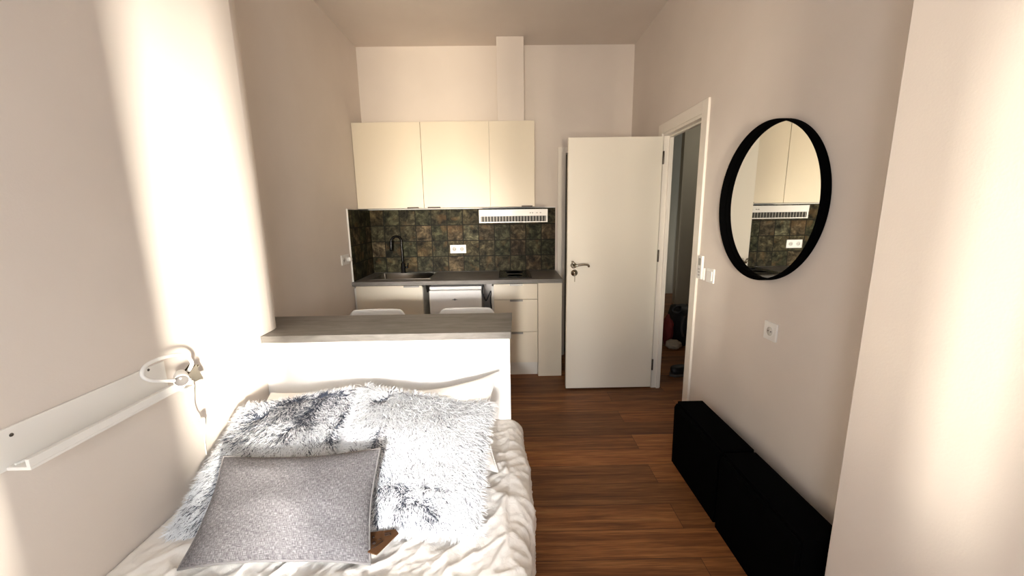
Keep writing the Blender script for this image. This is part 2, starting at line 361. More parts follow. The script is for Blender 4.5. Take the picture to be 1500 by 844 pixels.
obj('glass_plate', B(-.078, .214, 3.452, 3.905, HCT + .0005, HCT + .006, bev=.0015), GLASS, t)
for yy, r in ((3.57, .07), (3.78, .085)):
    bm = new(); lathe(bm, [(r - .002, 0), (r - .002, .0004), (r, .0004), (r, 0)], (.068, yy, HCT + .0062), (0, 0, 1), 40); obj('heating_zone', bm, mat('zone print', (.12, .12, .12), .4), t)
# slate splashback
t = thing('slate_backsplash', 'brown and green slate tile splashback above the kitchen worktop', 'backsplash', (-.43, 3.93, .9))
bm = B(XL + .012, .478, YB - .011, YB - .001, 0, .613); bmesh.ops.translate(bm, verts=bm.verts, vec=(0, 0, HCT + .001)); me = obj('tile_panel', bm, SLATEX, t)
bm = B(XL + .001, XL + .011, 3.392, YB - .001, HCT + .001, HCT + .614); obj('side_tile_panel', bm, SLATEY, t)
obj('edge_strip', B(XL + .001, XL + .0125, 3.385, 3.392, HCT + .001, HCT + .622), WHITE, t); obj('edge_strip', B(XL + .001, .478, YB - .0125, YB - .001, HCT + .6145, HCT + .622), WHITE, t)
# mini fridge
t = thing('mini_fridge', 'white undercounter fridge in the gap between sink cabinet and drawers', 'fridge', (-.47, 3.65, 0))
obj('body', B(-.685, -.235, 3.45, 3.87, .015, .81, bev=.006), WMET, t); 
bm = new(); box(bm, -.69, -.23, 3.43, 3.88, .81, .838, bev=.006); obj('top', bm, WMET, t)
d = obj('door', B(-.69, -.23, 3.40, 3.445, .05, .808, bev=.01, seg=3), WMET, t)
bm = new(); zc_, xc_ = .727, -.466
prism(bm, [(xc_ - .030, zc_), (xc_ - .006, zc_ + .005), (xc_, zc_ + .011), (xc_ + .006, zc_ + .005), (xc_ + .030, zc_), (xc_ + .006, zc_ - .005), (xc_, zc_ - .011), (xc_ - .006, zc_ - .005)], 3.3985, 3.4, 'y'); obj('emblem', bm, LOGO, d)
for x in (-.66, -.26):
    for y in (3.47, 3.85): bm = new(); lathe(bm, [(.018, 0), (.018, .016)], (x, y, 0), (0, 0, 1), 12); obj('foot', bm, RUBBER, t)
bm = new(); tube(bm, smooth_pts([(-.222, 3.50, .83), (-.226, 3.47, .765), (-.208, 3.46, .725), (-.196, 3.455, .70), (-.178, 3.455, .73), (-.153, 3.455, .785), (-.150, 3.46, .76), (-.157, 3.46, .70), (-.151, 3.462, .63), (-.149, 3.49, .45), (-.16, 3.55, .15), (-.17, 3.62, .006)], 6), .005, 8)
tag(obj('power_cord', bm, BLKPL, origin=(-.17, 3.62, 0)), 'black power cord hanging in a zigzag beside the white fridge', 'cord')
bm = new(); box(bm, -.731, -.151, 3.90, 3.91, .0, .86); 
# wall cabinets
YU = 3.652; U0, U1 = 1.522, 2.259
labels = ['cream wall cabinet against the kitchen side wall, above the sink', 'cream wall cabinet in the middle of the row of three', 'narrow cream wall cabinet directly above the range hood']
for (x0, x1, hx0, hx1), lb in zip(((XL + .002, -.741, -.890, -.787), (-.741, -.141, -.707, -.592), (-.141, .259, .138, .236)), labels):
    t = thing('wall_cabinet', lb, 'cabinet', ((x0 + x1) / 2, 3.79, U0), 'wall cabinets over the worktop')
    bm = new(); box(bm, x0, x0 + .016, YU + .02, YB - .002, U0, U1); box(bm, x1 - .016, x1, YU + .02, YB - .002, U0, U1); box(bm, x0 + .016, x1 - .016, YU + .02, YB - .002, U0, U0 + .016); box(bm, x0 + .016, x1 - .016, YU + .02, YB - .002, U1 - .016, U1); box(bm, x0 + .016, x1 - .016, YB - .01, YB - .002, U0 + .016, U1 - .016)
    obj('body', bm, CARC, t); d = front('door', x0, x1, U0, U1, t, YU)
    bm = new(); box(bm, hx0, hx1, YU - .016, YU + .010, U0 - .0015, U0 + .0005); box(bm, hx0, hx1, YU - .018, YU - .016, U0 - .0015, U0 + .010); obj('handle', bm, mat('dark handle', (.06, .045, .035), .45, .4), d)
tag(obj('duct_boxing', B(-.064, .174, 3.748, YB - .001, U1 + .001, ZC - .001, bev=.002), WALL, origin=(.055, 3.84, U1)), 'plain boxed-in white duct rising from the wall cabinets to the ceiling', 'duct')
# range hood
t = thing('range_hood', 'slim white range hood with grey slatted grille under the wall cabinets', 'hood', (.06, 3.68, 1.385))
hx0, hx1, hy, hz0, hz1, hzm = -.236, .354, 3.455, 1.386, 1.497, 1.441
obj('body', prism(new(), [(hy, hzm), (hy - .004, hz1), (YB - .012, hz1), (YB - .012, hz0 + .02), (hy + .06, hz0), (hy + .028, hz0), (hy + .028, hzm)], hx0, hx1, 'x'), WMET, t)
bm = new(); box(bm, hx0, hx0 + .012, hy + .002, hy + .028, hz0, hzm); box(bm, hx1 - .012, hx1, hy + .002, hy + .028, hz0, hzm); box(bm, hx0 + .012, hx1 - .012, hy + .002, hy + .028, hz0, hz0 + .008)
gf = obj('grille_frame', bm, WMET, t)
bm = new(); n = 22
for i in range(n):
    x = hx0 + .02 + (hx1 - hx0 - .04) * i / (n - 1); box(bm, x - .0065, x + .0065, hy + .008, hy + .014, hz0 + .008, hzm)
obj('grille', bm, mat('grille grey', (.20, .19, .17), .5, .3), t); obj('filter', B(hx0 + .012, hx1 - .012, hy + .020, hy + .026, hz0 + .008, hzm), mat('filter grey', (.03, .028, .024), .7), t)
for x in (.205, .225, .262, .292):
    obj('button', B(x - .006, x + .006, hy - .007, hy - .001, 1.462, 1.472, bev=.001), mat('button grey', (.45, .43, .40), .4), t)
# outlets
def outlet(name, label, centers, plane, fixed, half, thick, group=None):
    """plane 'y': on a wall facing -y at y=fixed; 'x-': facing -x at x=fixed; 'x+': facing +x"""
    cu = sum(c[0] for c in centers) / len(centers); cz = centers[0][1]
    def P(u, w, z): return {'y': (u, fixed - w, z), 'x-': (fixed - w, u, z), 'x+': (fixed + w, u, z)}[plane]
    nrm = {'y': (0, -1, 0), 'x-': (-1, 0, 0), 'x+': (1, 0, 0)}[plane]
    t = thing(name, label, 'outlet', P(cu, 0, cz), group)
    hw = (max(c[0] for c in centers) - min(c[0] for c in centers)) / 2 + half
    p, q = P(cu - hw, 0, cz - half), P(cu + hw, thick, cz + half)
    obj('plate', B(*[v for a, b2 in zip(p, q) for v in sorted((a, b2))], bev=.003), WHITE, t)
    for u, z in centers:
        bm = new(); lathe(bm, [(.021, -.012), (.021, .0), (.0235, .0015), (.0255, 0), (.0255, -.002)], P(u, thick, z), nrm, 28)
        s = obj('socket', bm, WHITE, t)
        bm = new(); lathe(bm, [(.0205, .0), (.0205, .0004), (0, .0004)], P(u, thick + .0002, z), nrm, 24); obj('recess', bm, mat('recess shade', (.62, .60, .56), .5), s)  # flat disc, the shade of the recess is in its colour
        for k in (-1, 1):
            bm = new(); lathe(bm, [(.003, 0), (.003, .0012), (0, .0012)], P(u + k * .0095, thick + .0004, z), nrm, 10); obj('hole', bm, HOLE_SHADE, s)  # dark discs painted for the shade inside the pin holes
    return t
outlet('wall_outlet', 'white double socket on the slate tiles above the worktop', [(-.521, 1.125), (-.446, 1.125)], 'y', YB - .0115, .041, .009)
t = outlet('wall_outlet', 'white double outlet beside the tile edge on the kitchen side wall', [(3.232, 1.108), (3.306, 1.108)], 'x+', XL, .041, .009)
bm = new(); lathe(bm, [(.019, 0), (.019, .022), (.012, .034), (0, .034)], (XL + .0095, 3.306, 1.108), (1, 0, 0), 20); tag(obj('white_plug', bm, WHITE, origin=(XL + .0095, 3.306, 1.108)), 'white plug pushed into the outlet beside the slate tile edge', 'plug')
outlet('wall_outlet', 'single white socket low on the wall below the round mirror', [(1.716, .917)], 'x-', XR, .042, .010)
t = thing('light_switch', 'white rocker light switch on the wall beside the door casing', 'switch', (XR, 2.284, 1.085))
obj('plate', B(XR - .009, XR, 2.242, 2.326, 1.043, 1.127, bev=.003), WHITE, t); obj('rocker', B(XR - .014, XR - .009, 2.256, 2.312, 1.057, 1.113, bev=.002), WHITE, t)
t = thing('wall_remote', 'slim upright white remote control in its holder beside the light switch', 'remote', (XR, 2.385, 1.045))
obj('holder', B(XR - .010, XR, 2.352, 2.412, 1.045, 1.12, bev=.003), WHITE, t); r_ = obj('body', B(XR - .026, XR - .0105, 2.356, 2.408, 1.05, 1.193, bev=.004), WHITE, t)
for z in (1.075, 1.093, 1.111): obj('button', B(XR - .028, XR - .026, 2.372, 2.392, z - .005, z + .005, bev=.0008), mat('button grey', (.45, .43, .40), .4), r_)
obj('screen', B(XR - .0268, XR - .026, 2.368, 2.396, 1.135, 1.178), mat('lcd grey', (.35, .34, .29), .3), r_)

# ------------------------------------------------------------------ mirror
t = thing('round_mirror', 'round wall mirror with thin black metal rim, reflecting the kitchen', 'mirror', (XR, 1.832, 1.493))
mo = (XR - .001, 1.832, 1.493); R = .355
bm = new(); lathe(bm, [(R - .010, 0), (R, 0), (R, .036), (R - .007, .036), (R - .007, .006), (R - .010, .006)], mo, (-1, 0, 0), 96); bm.faces.ensure_lookup_table()
bmesh.ops.delete(bm, geom=[f for f in bm.faces if len(f.verts) > 8], context='FACES'); obj('rim', bm, BLACKB, t)
bm = new(); lathe(bm, [(R - .008, .002), (R - .008, .0055), (0, .0055)], mo, (-1, 0, 0), 96, smooth=False); obj('glass', bm, MIRR, t)

# ------------------------------------------------------------------ black shoe cabinets
xb0, xb1 = .950, 1.114
t = thing('shoe_cabinet', 'low black narrow cabinet at the door end of the pair', 'cabinet', ((xb0 + xb1) / 2, 1.85, 0), 'low black cabinets along the wall')
obj('body', prism(new(), [(xb0 + .022, .0), (xb0 + .020, .384), (xb1, .384), (xb1, 0)], 1.622, 2.108, 'y', bev=.003), BLACKB, t)
obj('flap_door', prism(new(), [(xb0 + .004, .004), (xb0, .352), (xb0 + .012, .372), (xb0 + .020, .372), (xb0 + .020, .004)], 1.626, 2.104, 'y', bev=.003), BLACKB, t)
obj('finger_groove', B(xb0 - .0005, xb0 + .006, 1.80, 1.93, .352, .364, bev=.001), BLACKB, t)
dup(t, (-.004, -.503, -.0), 'low black narrow cabinet at the wall corner end of the pair')

# ------------------------------------------------------------------ breakfast bar and chairs
t = thing('breakfast_bar', 'white half-height breakfast bar with grey concrete-look top behind the bed', 'bar', (-.58, 2.02, 0))
pts = [(XN + .002, 1.832), (XN + .002, 1.93)] + [(XL + .153 * math.cos(a), 1.93 + .153 * math.sin(a)) for a in [PI / 2 * k / 8 for k in range(1, 9)]] + [(XL + .002, 2.213), (.022, 2.213), (.012, 1.832)]
obj('bar_top', prism(new(), pts, .866, HCT, bev=.0012), CONC, t)
obj('front_panel', B(XN + .002, .006, 1.842, 1.872, .0, .8655, bev=.001), PANEL, t)
obj('end_panel', B(-.024, .006, 1.8725, 2.19, 0, .8655, bev=.001), PANEL, t)
t = thing('bar_chair', 'white shell chair tucked under the bar, in front of the sink cabinet', 'chair', (-.83, 2.26, 0), 'white chairs behind the breakfast bar')
cx, cy = -.842, 2.26
bm = new(); nu, nv = 14, 16; grid = []
for j in range(nv + 1):                      # seat then back, one continuous bucket profile
    s = j / nv; row = []
    for i in range(nu + 1):
        u = i / nu * 2 - 1
        if s < .5: y = -.21 + .40 * (s / .5); z = .45 - .012 * math.sin(PI * s * 2); w = .21 - .02 * (1 - s * 2)
        else: k = (s - .5) / .5; y = .19 + .06 * k; z = .45 + .418 * k; w = .212 - .012 * k
        if s > .86: w *= math.sqrt(max(0., 1 - ((s - .86) / .145) ** 2 * .42))
        curl = .03 * u * u
        y2 = y - (curl if s > .5 else 0) * min(1, (s - .5) * 4) if s > .5 else y; z2 = z + (curl if s <= .5 else curl * max(0, 1 - (s - .5) * 8))
        row.append(bm.verts.new((cx + u * w, cy + y2, z2)))
    grid.append(row)
for j in range(nv):
    for i in range(nu): bm.faces.new((grid[j][i], grid[j][i + 1], grid[j + 1][i + 1], grid[j + 1][i]))
split = [f for f in bm.faces if f.calc_center_median().z > .475]
bmb = bm.copy(); bmb.faces.ensure_lookup_table()
bmesh.ops.delete(bm, geom=split, context='FACES'); bmesh.ops.delete(bmb, geom=[f for f in bmb.faces if f.calc_center_median().z <= .475], context='FACES')
for nm, q in (('seat', bm), ('backrest', bmb)):
    o = obj(nm, q, WHITE, t, smooth=True); s_ = o.modifiers.new('t', 'SOLIDIFY'); s_.thickness = .012; s_ = o.modifiers.new('s', 'SUBSURF'); s_.levels = s_.render_levels = 1
for sx in (-1, 1):
    for sy in (-1, 1):
        bm = new(); tube(bm, [(cx + sx * .13, cy - .02 + sy * .13, .436), (cx + sx * .17, cy - .02 + sy * .17, .0)], [.014, .010], 10); obj('leg', bm, WHITE, t)
dup(t, (.576, .0, 0), 'white shell chair tucked under the bar, in front of the mini fridge')

# ------------------------------------------------------------------ bed and bedding
t = thing('bed', 'single bed with white mattress pushed against the breakfast bar', 'bed', (-.58, .83, 0))
obj('mattress', B(-1.175, -.03, -.17, 1.825, .20, .395, bev=.03, seg=3), COTTON, t)
obj('base', B(-1.17, -.045, -.165, 1.82, .10, .198, bev=.005), WHITE, t)
for x in (-1.12, -.10):
    for y in (-.08, 1.74): obj('leg', B(x - .03, x + .03, y - .03, y + .03, 0, .099, bev=.004), WHITE, t)
def fold(x, y, seed, sx, sy, rot):
    c, s = math.cos(rot), math.sin(rot); p = Vector(((x * c - y * s) * sx, (x * s + y * c) * sy, seed))
    return 1 - abs(noise.noise(p) * 2)
bm = new(); x0, xe = -1.184, -.01; rad = .075; flat = xe - x0; down = .27
LT = flat + rad * PI / 2 + down; ns, ny = 230, 240; Y0, Y1 = -.10, 1.838; rows = []
for j in range(ny + 1):
    y = Y0 + (Y1 - Y0) * j / ny; row = []
    for i in range(ns + 1):
        s = LT * i / ns
        if s < flat: p = Vector((x0 + s, y, .440)); n = Vector((0, 0, 1))
        elif s < flat + rad * PI / 2: a = (s - flat) / rad; p = Vector((xe + rad * math.sin(a), y, .440 - rad + rad * math.cos(a))); n = Vector((math.sin(a), 0, math.cos(a)))
        else: p = Vector((xe + rad, y, .440 - rad - (s - flat - rad * PI / 2))); n = Vector((1, 0, 0))
        w = .011 * max(0, fold(s, y, 1.3, 3.2, 6.5, .5)) ** 4 + .010 * max(0, fold(s, y, 5.7, 4., 12., -.7)) ** 5 + .005 * max(0, fold(s, y, 9.1, 18., 9., .2)) ** 4 + .004 * max(0, fold(s, y, 2.2, 26., 11., 1.0)) ** 4 + .022 * noise.noise(Vector((s * 2.3, y * 2.1, 4.)))
        edge = min(1., (s + .02) / .12)
        k = max(0., (s - flat) / (LT - flat))
        bul = .022 * math.sin(y * 9.4 + .9) * k + (.030 * k if 1.19 < y else 0.0) - .03 * k * k
        if s >= flat: w = w * .55 + .012 * noise.noise(Vector((s * 3., y * 4.2, 8.))) + .005 * max(0, fold(s, y, 3.3, 5., 13., .35)) ** 4
        m_ = 1 if y < 1.6 else max(0, (1.838 - y) / .238)
        p = p + n * (w * edge + bul) * (.3 + .7 * m_)
        if p.x < XN + .004: p.x = XN + .004
        row.append(bm.verts.new(p))
    rows.append(row)
for j in range(ny):
    for i in range(ns): bm.faces.new((rows[j][i], rows[j][i + 1], rows[j + 1][i + 1], rows[j + 1][i]))
o = obj('duvet', bm, COTTON, origin=(-.58, .87, .40), smooth=True); tag(o, 'crumpled white duvet spread over the bed under the cushions', 'duvet')
s_ = o.modifiers.new('t', 'SOLIDIFY'); s_.thickness = .012; s_.offset = -1

def pillow_fn(c, th, thb, inset=.05, power=.5, wob=0., seed=0.):
    """c: corners BL, BR, TR, TL; returns top(u,v), bottom(u,v), normal"""
    c = [Vector(q) for q in c]; ax = ((c[1] - c[0]) + (c[2] - c[3])).normalized(); ay = ((c[3] - c[0]) + (c[2] - c[1])).normalized(); nn = ax.cross(ay).normalized()
    def mid(u, v):
        p = c[0] * (1 - u) * (1 - v) + c[1] * u * (1 - v) + c[2] * u * v + c[3] * (1 - u) * v
        a, b = 2 * u - 1, 2 * v - 1
        p = p - ax * a * inset * (1 - b * b) * .5 - ay * b * inset * (1 - a * a) * .5
        if wob: p = p + nn * wob * noise.noise(Vector((u * 2.6 + seed, v * 2.6, seed)))
        return p
    def h(u, v):
        a, b = 2 * u - 1, 2 * v - 1; return (max(0, 1 - a * a) * max(0, 1 - b * b)) ** power
    return (lambda u, v: mid(u, v) + nn * th * h(u, v)), (lambda u, v: mid(u, v) - nn * thb * h(u, v)), nn, ax, ay
def pillow_bm(fn, n=40, wr=0., seed=0.):
    top, bot, nn, ax, ay = fn; bm = new(); uvl = bm.loops.layers.uv.new('UVMap'); T, Bq = {}, {}
    for j in range(n + 1):
        for i in range(n + 1):
            u = .5 - .5 * math.cos(PI * i / n); v = .5 - .5 * math.cos(PI * j / n); e = i in (0, n) or j in (0, n)
            d = wr * (max(0, fold(u, v, seed, 3., 5., .6)) ** 2 - .3) * (0 if e else min(1., 12 * u * (1 - u) * v * (1 - v) + .2)) if wr else 0
            T[i, j] = bm.verts.new(top(u, v) + nn * d); Bq[i, j] = T[i, j] if e else bm.verts.new(bot(u, v))
    for j in range(n):
        for i in range(n):
            for D, rev in ((T, 0), (Bq, 1)):
                q = [(i, j), (i + 1, j), (i + 1, j + 1), (i, j + 1)]; q = q[::-1] if rev else q
                f = bm.faces.new([D[k] for k in q]); f.smooth = True
                for lp, k in zip(f.loops, q): lp[uvl].uv = (.5 - .5 * math.cos(PI * k[0] / n), .5 - .5 * math.cos(PI * k[1] / n))
    return bm
def border(fn, n=24, lift=0.):
    top, _, nn, _, _ = fn; t = [k / n for k in range(n)]
    return [top(a, 0) + nn * lift for a in t] + [top(1, a) + nn * lift for a in t] + [top(1 - a, 1) + nn * lift for a in t] + [top(0, 1 - a) + nn * lift for a in t]
# sleeping pillows
for lb, c, sd in (('white sleeping pillow behind the darker fur cushion by the wall', [(-1.165, 1.50, .49), (-.66, 1.50, .49), (-.66, 1.765, .655), (-1.13, 1.765, .640)], 2.),
                  ('white sleeping pillow with piped seam behind the paler fur cushion', [(-.60, 1.43, .475), (-.048, 1.40, .455), (-.048, 1.775, .722), (-.60, 1.765, .650)], 5.)):
    t = thing('pillow', lb, 'pillow', tuple(Vector(c[0]).lerp(Vector(c[1]), .5)), 'white sleeping pillows')
    fn = pillow_fn(c, .055, .05, .03 if sd < 3 else .10, .42); obj('pillow_case', pillow_bm(fn, 36, .010, sd), COTTON, t, smooth=True)
    bm = new(); tube(bm, border(fn, 16), .0035, 6, closed=True); obj('piping', bm, PANEL, t)
# fur cushions
def fur_bm(fn, count, whorls, lay, seed, edge=420, base_dark=.12):
    rnd = random.Random(seed); top, bot, nn, ax, ay = fn; bm = new(); sh = bm.verts.layers.float.new('shade')
    def strand(p, nrm, tan, Lh, f, lift):
        side = nrm.cross(tan).normalized(); side = (side + nrm * rnd.uniform(-.6, .6)).normalized(); w = rnd.uniform(.0010, .0019); prev = None
        for k, (tt, ww) in enumerate(((0, .8), (.3, 1.), (.62, .8), (1., .12))):
            q = p + nrm * Lh * lift * (tt - .45 * tt * tt) + tan * Lh * (.35 * tt + .65 * tt * tt) + side * Lh * .12 * math.sin(tt * 3 + f * 20)
            a, b = bm.verts.new(q - side * w * ww), bm.verts.new(q + side * w * ww)
            s = max(0., min(1., (tt - f) / .30 + .15)); a[sh] = s; b[sh] = s
            if prev: bm.faces.new((prev[0], prev[1], b, a)).smooth = True
            prev = (a, b)
    def near(u, v, w_):
        (a, b), (c, d), r, g = w_; wv = Vector((u * 6, v * 6, seed)); u = u + .07 * noise.noise(wv); v = v + .07 * noise.noise(wv + Vector((7, 3, 0))); q = max(0., min(1., ((u - a) * (c - a) + (v - b) * (d - b)) / max(1e-6, (c - a) ** 2 + (d - b) ** 2)))
        x, y = u - a - q * (c - a), v - b - q * (d - b); return x, y, math.hypot(x, y) + 1e-4
    def dark(u, v): return min(1.3, sum(w_[3] * math.exp(-(near(u, v, w_)[2] / (1.25 * w_[2])) ** 2) * .8 for w_ in whorls))
    e = .01
    for _ in range(count):
        u, v = rnd.uniform(.003, .997), rnd.uniform(.003, .997)
        p = top(u, v); du = (top(min(u + e, 1), v) - top(max(u - e, 0), v)); dv = (top(u, min(v + e, 1)) - top(u, max(v - e, 0)))
        nrm = du.cross(dv).normalized()
        fx_, fy_ = lay[0] + .5 * noise.noise(Vector((u * 4, v * 4, seed))), lay[1] + .5 * noise.noise(Vector((u * 4, v * 4, seed + 9)))
        fx_ += .9 * (u - .5); fy_ += .5 * (v - .5)
        for w_ in whorls:
            x, y, d = near(u, v, w_); k = 1.2 * w_[3] * math.exp(-(d / (1.3 * w_[2])) ** 2); fx_ += k * x / d; fy_ += k * y / d
        tan = (ax * fx_ + ay * fy_); tan = tan - nrm * tan.dot(nrm)
        tan = tan.normalized() if tan.length > 1e-4 else ax
        tan = (tan + ax * rnd.gauss(0, .34) + ay * rnd.gauss(0, .34)).normalized()
        D = dark(u, v); fl = max(0., noise.noise(Vector((u * 9, v * 9, seed + 4.)))); f = min(.80, max(0., base_dark + .36 * D + (.25 + 2.2 * base_dark) * fl + rnd.gauss(0, .13) + (.38 if rnd.random() < .05 + .12 * D + base_dark * 1.0 else 0)))
        strand(p, nrm, tan, rnd.uniform(.022, .042), f, rnd.uniform(.35, .75))
    for k in range(edge * 4):
        s = k // edge; a = rnd.random(); u, v = ((a, 0), (1, a), (a, 1), (0, a))[s]; out = (-ay, ax, ay, -ax)[s]
        strand(top(u, v), (nn + out * .3).normalized(), (out + ax * rnd.gauss(0, .3) + ay * rnd.gauss(0, .3) - nn * .25).normalized(), rnd.uniform(.022, .042), max(0, base_dark + rnd.gauss(0, .12)), rnd.uniform(.2, .6))
    return bm
cl = [(-1.115, 1.13, .452), (-.635, 1.12, .462), (-.685, 1.650, .705), (-1.125, 1.575, .662)]
cr_ = [(-.625, 1.12, .470), (-.115, 1.09, .465), (-.085, 1.600, .645), (-.665, 1.690, .706)]
WL = [((.05, .74), (.20, .84), .12, .5), ((.20, .84), (.48, .93), .12, .6), ((.48, .93), (.86, .95), .12, .6), ((.76, .90), (.70, .80), .08, .8), ((.66, .74), (.56, .64), .10, .7), ((.95, .85), (.93, .55), .05, .6),
      ((.30, .55), (.34, .46), .09, .5), ((.16, .68), (.26, .72), .09, .5), ((.16, .22), (.24, .30), .08, .4), ((.14, .08), (.24, .06), .06, .4), ((.44, .80), (.40, .70), .09, .5)]
WR = [((.26, .56), (.28, .46), .07, .7), ((.24, .38), (.18, .34), .09, .6), ((.06, .34), (.10, .14), .13, .5), ((.26, .22), (.42, .24), .06, .6), ((.50, .20), (.54, .12), .09, .8), ((.66, .12), (.70, .08), .07, .7),
      ((.68, .26), (.76, .24), .05, .5), ((.34, .12), (.38, .06), .08, .6), ((.16, .84), (.22, .90), .05, .4), ((.5, .5), (.55, .52), .04, .3)]
for lb, c, wh, lay, cnt, bd in (('shaggy white cushion with dark grey frosted roots, propped beside the wall shelf', cl, WL, (-.1, -.8), 24000, .14),
                            ('paler shaggy white fur cushion behind the tag on the grey cushion', cr_, WR, (.25, -.6), 24000, .02)):
    t = thing('fur_cushion', lb, 'cushion', tuple(Vector(c[0]).lerp(Vector(c[1]), .5)), 'shaggy fur cushions')
    fn = pillow_fn(c, .035, .03, .02, .4, .02, 1.7 + c[0][0]); obj('cover', pillow_bm(fn, 30), FURB, t, smooth=True)
    obj('fur', fur_bm(fn, cnt, wh, lay, 7 + int(-10 * c[0][0]), base_dark=bd), FUR, t)
# grey linen cushion
c = [(-.962, .982, .468), (-.410, .982, .468), (-.462, 1.288, .640), (-1.000, 1.262, .640)]
t = thing('linen_cushion', 'flat grey linen cushion with piped edge lying against the fur cushions', 'cushion', (-.69, .99, .46))
fn = pillow_fn(c, .062, .045, .035, .5, .012, 3.1); obj('cover', pillow_bm(fn, 44, .006, 8.), LINEN, t, smooth=True)
bm = new(); tube(bm, border(fn, 28), .0042, 8, closed=True); obj('piping', bm, PIPING, t)
# kraft tag
t = thing('paper_tag', 'brown kraft paper tag lying at the corner of the grey cushion', 'tag', (-.40, 1.03, .47))
q = [(-.465, 1.080, .482), (-.366, 1.090, .484), (-.352, 1.072, .486), (-.393, .990, .490), (-.445, 1.010, .488)]
bm = new(); lo = [bm.verts.new(Vector(p)) for p in q]; hi = [bm.verts.new(Vector(p) + Vector((0, 0, .003))) for p in q]
bm.faces.new(lo[::-1]); bm.faces.new(hi)
for i in range(5): bm.faces.new((lo[i], lo[(i + 1) % 5], hi[(i + 1) % 5], hi[i]))
bmesh.ops.recalc_face_normals(bm, faces=bm.faces[:]); obj('card', bm, KRAFT, t)
def tz(x, y): return .4858 + (1.085 - y) * .07
for x, y, r in ((-.415, 1.033, .006), (-.425, 1.058, .004)):
    bm = new(); lathe(bm, [(r, 0), (r, .0006), (0, .0006)], (x, y, tz(x, y) + .0024), (0, -.07, 1), 14); obj('printed_mark', bm, INK, t)
for (xa, ya), (xb, yb_) in (((-.395, 1.070), (-.377, 1.075)), ((-.392, 1.062), (-.373, 1.067)), ((-.408, 1.046), (-.398, 1.049)), ((-.412, 1.012), (-.390, 1.040))):
    bm = new(); tube(bm, [(xa, ya, tz(xa, ya) + .003), (xb, yb_, tz(xb, yb_) + .003)], .0012, 6); obj('printed_mark', bm, INK, t)

# ------------------------------------------------------------------ picture ledge and lamp
LX = XN + .001
t = thing('wall_shelf', 'narrow white picture ledge fixed to the wall above the bed', 'shelf', (LX, 1.07, .883))
obj('back_panel', B(LX, LX + .008, .815, 1.300, .884, .982, bev=.001), WMET, t)
obj('ledge', B(LX + .008, -1.125, .848, 1.300, .884, .892, bev=.001), WMET, t)
obj('front_lip', B(-1.134, -1.125, .848, 1.300, .892, .912, bev=.001), WMET, t)
for y, z in ((.872, .962), (1.239, .974)):
    bm = new(); lathe(bm, [(.0045, 0), (.004, .0015), (0, .002)], (LX + .0078, y, z), (1, 0, 0), 14); obj('screw', bm, DARKB, t)
t = thing('clip_lamp', 'small white gooseneck lamp clipped to the end of the wall shelf', 'lamp', (-1.125, 1.30, .892))
bm = new(); neck = [(-1.118, 1.315, .935), (-1.108, 1.325, .965), (-1.105, 1.29, 1.005), (-1.108, 1.225, 1.022), (-1.112, 1.165, 1.020), (-1.108, 1.140, .998), (-1.098, 1.150, .976), (-1.088, 1.185, .958), (-1.082, 1.215, .945)]
tube(bm, smooth_pts(neck, 8), .0058, 10); obj('gooseneck', bm, WHITE, t)
ld = Vector((.62, -.72, -.12)).normalized(); lo_ = Vector((-1.085, 1.245, .934))
bm = new(); lathe(bm, [(.010, -.055), (.016, -.050), (.020, -.03), (.0215, .0), (.0215, .006), (.0195, .006), (.0195, .001), (0, .0005)], lo_, ld, 28); hd = obj('lamp_head', bm, WHITE, t)
bm = new(); lathe(bm, [(.0192, .0015), (.0185, .005), (.012, .009), (0, .0105)], lo_, ld, 24); obj('lens', bm, mat('frosted lens', (.16, .15, .145), .2), hd)
bm = new(); box(bm, -1.150, -1.112, 1.290, 1.325, .913, .922, bev=.002); box(bm, -1.150, -1.112, 1.290, 1.325, .874, .883, bev=.002); tube(bm, [(-1.131, 1.327, .915), (-1.131, 1.333, .90), (-1.131, 1.327, .882)], .004, 8); obj('clamp', bm, WHITE, t)
bm = new(); vv = [(1.300, .926), (1.346, .952), (1.352, .924), (1.366, .890), (1.330, .892)]
prism(bm, vv, -1.112, -1.110, 'x'); prism(bm, vv, -1.136, -1.134, 'x'); prism(bm, [(1.334, .920), (1.358, .944), (1.360, .940), (1.337, .917)], -1.134, -1.112, 'x'); prism(bm, [(1.334, .917), (1.368, .888), (1.366, .884), (1.332, .914)], -1.134, -1.112, 'x')
obj('clip_lever', bm, mat('dark chrome', (.25, .22, .17), .2, 1.), t)
bm = new(); tube(bm, smooth_pts([(-1.115, 1.318, .880), (-1.112, 1.312, .84), (-1.114, 1.305, .79), (-1.118, 1.318, .745), (-1.122, 1.34, .722), (-1.135, 1.365, .70), (-1.155, 1.39, .675), (-1.172, 1.40, .63), (-1.176, 1.40, .56)], 6), .0022, 8); obj('hanging_cable', bm, WHITE, t)
obj('inline_switch', B(-1.130, -1.116, 1.335, 1.352, .700, .745, bev=.004), WHITE, t)
bm = new(); tube(bm, smooth_pts([(-1.14, 1.295, .8955), (-1.146, 1.22, .8955), (-1.160, 1.15, .8955), (-1.150, 1.06, .8955), (-1.166, .98, .8955), (-1.160, .90, .8955), (-1.168, .855, .8955)], 8), .0028, 8); obj('lying_cable', bm, WHITE, t)

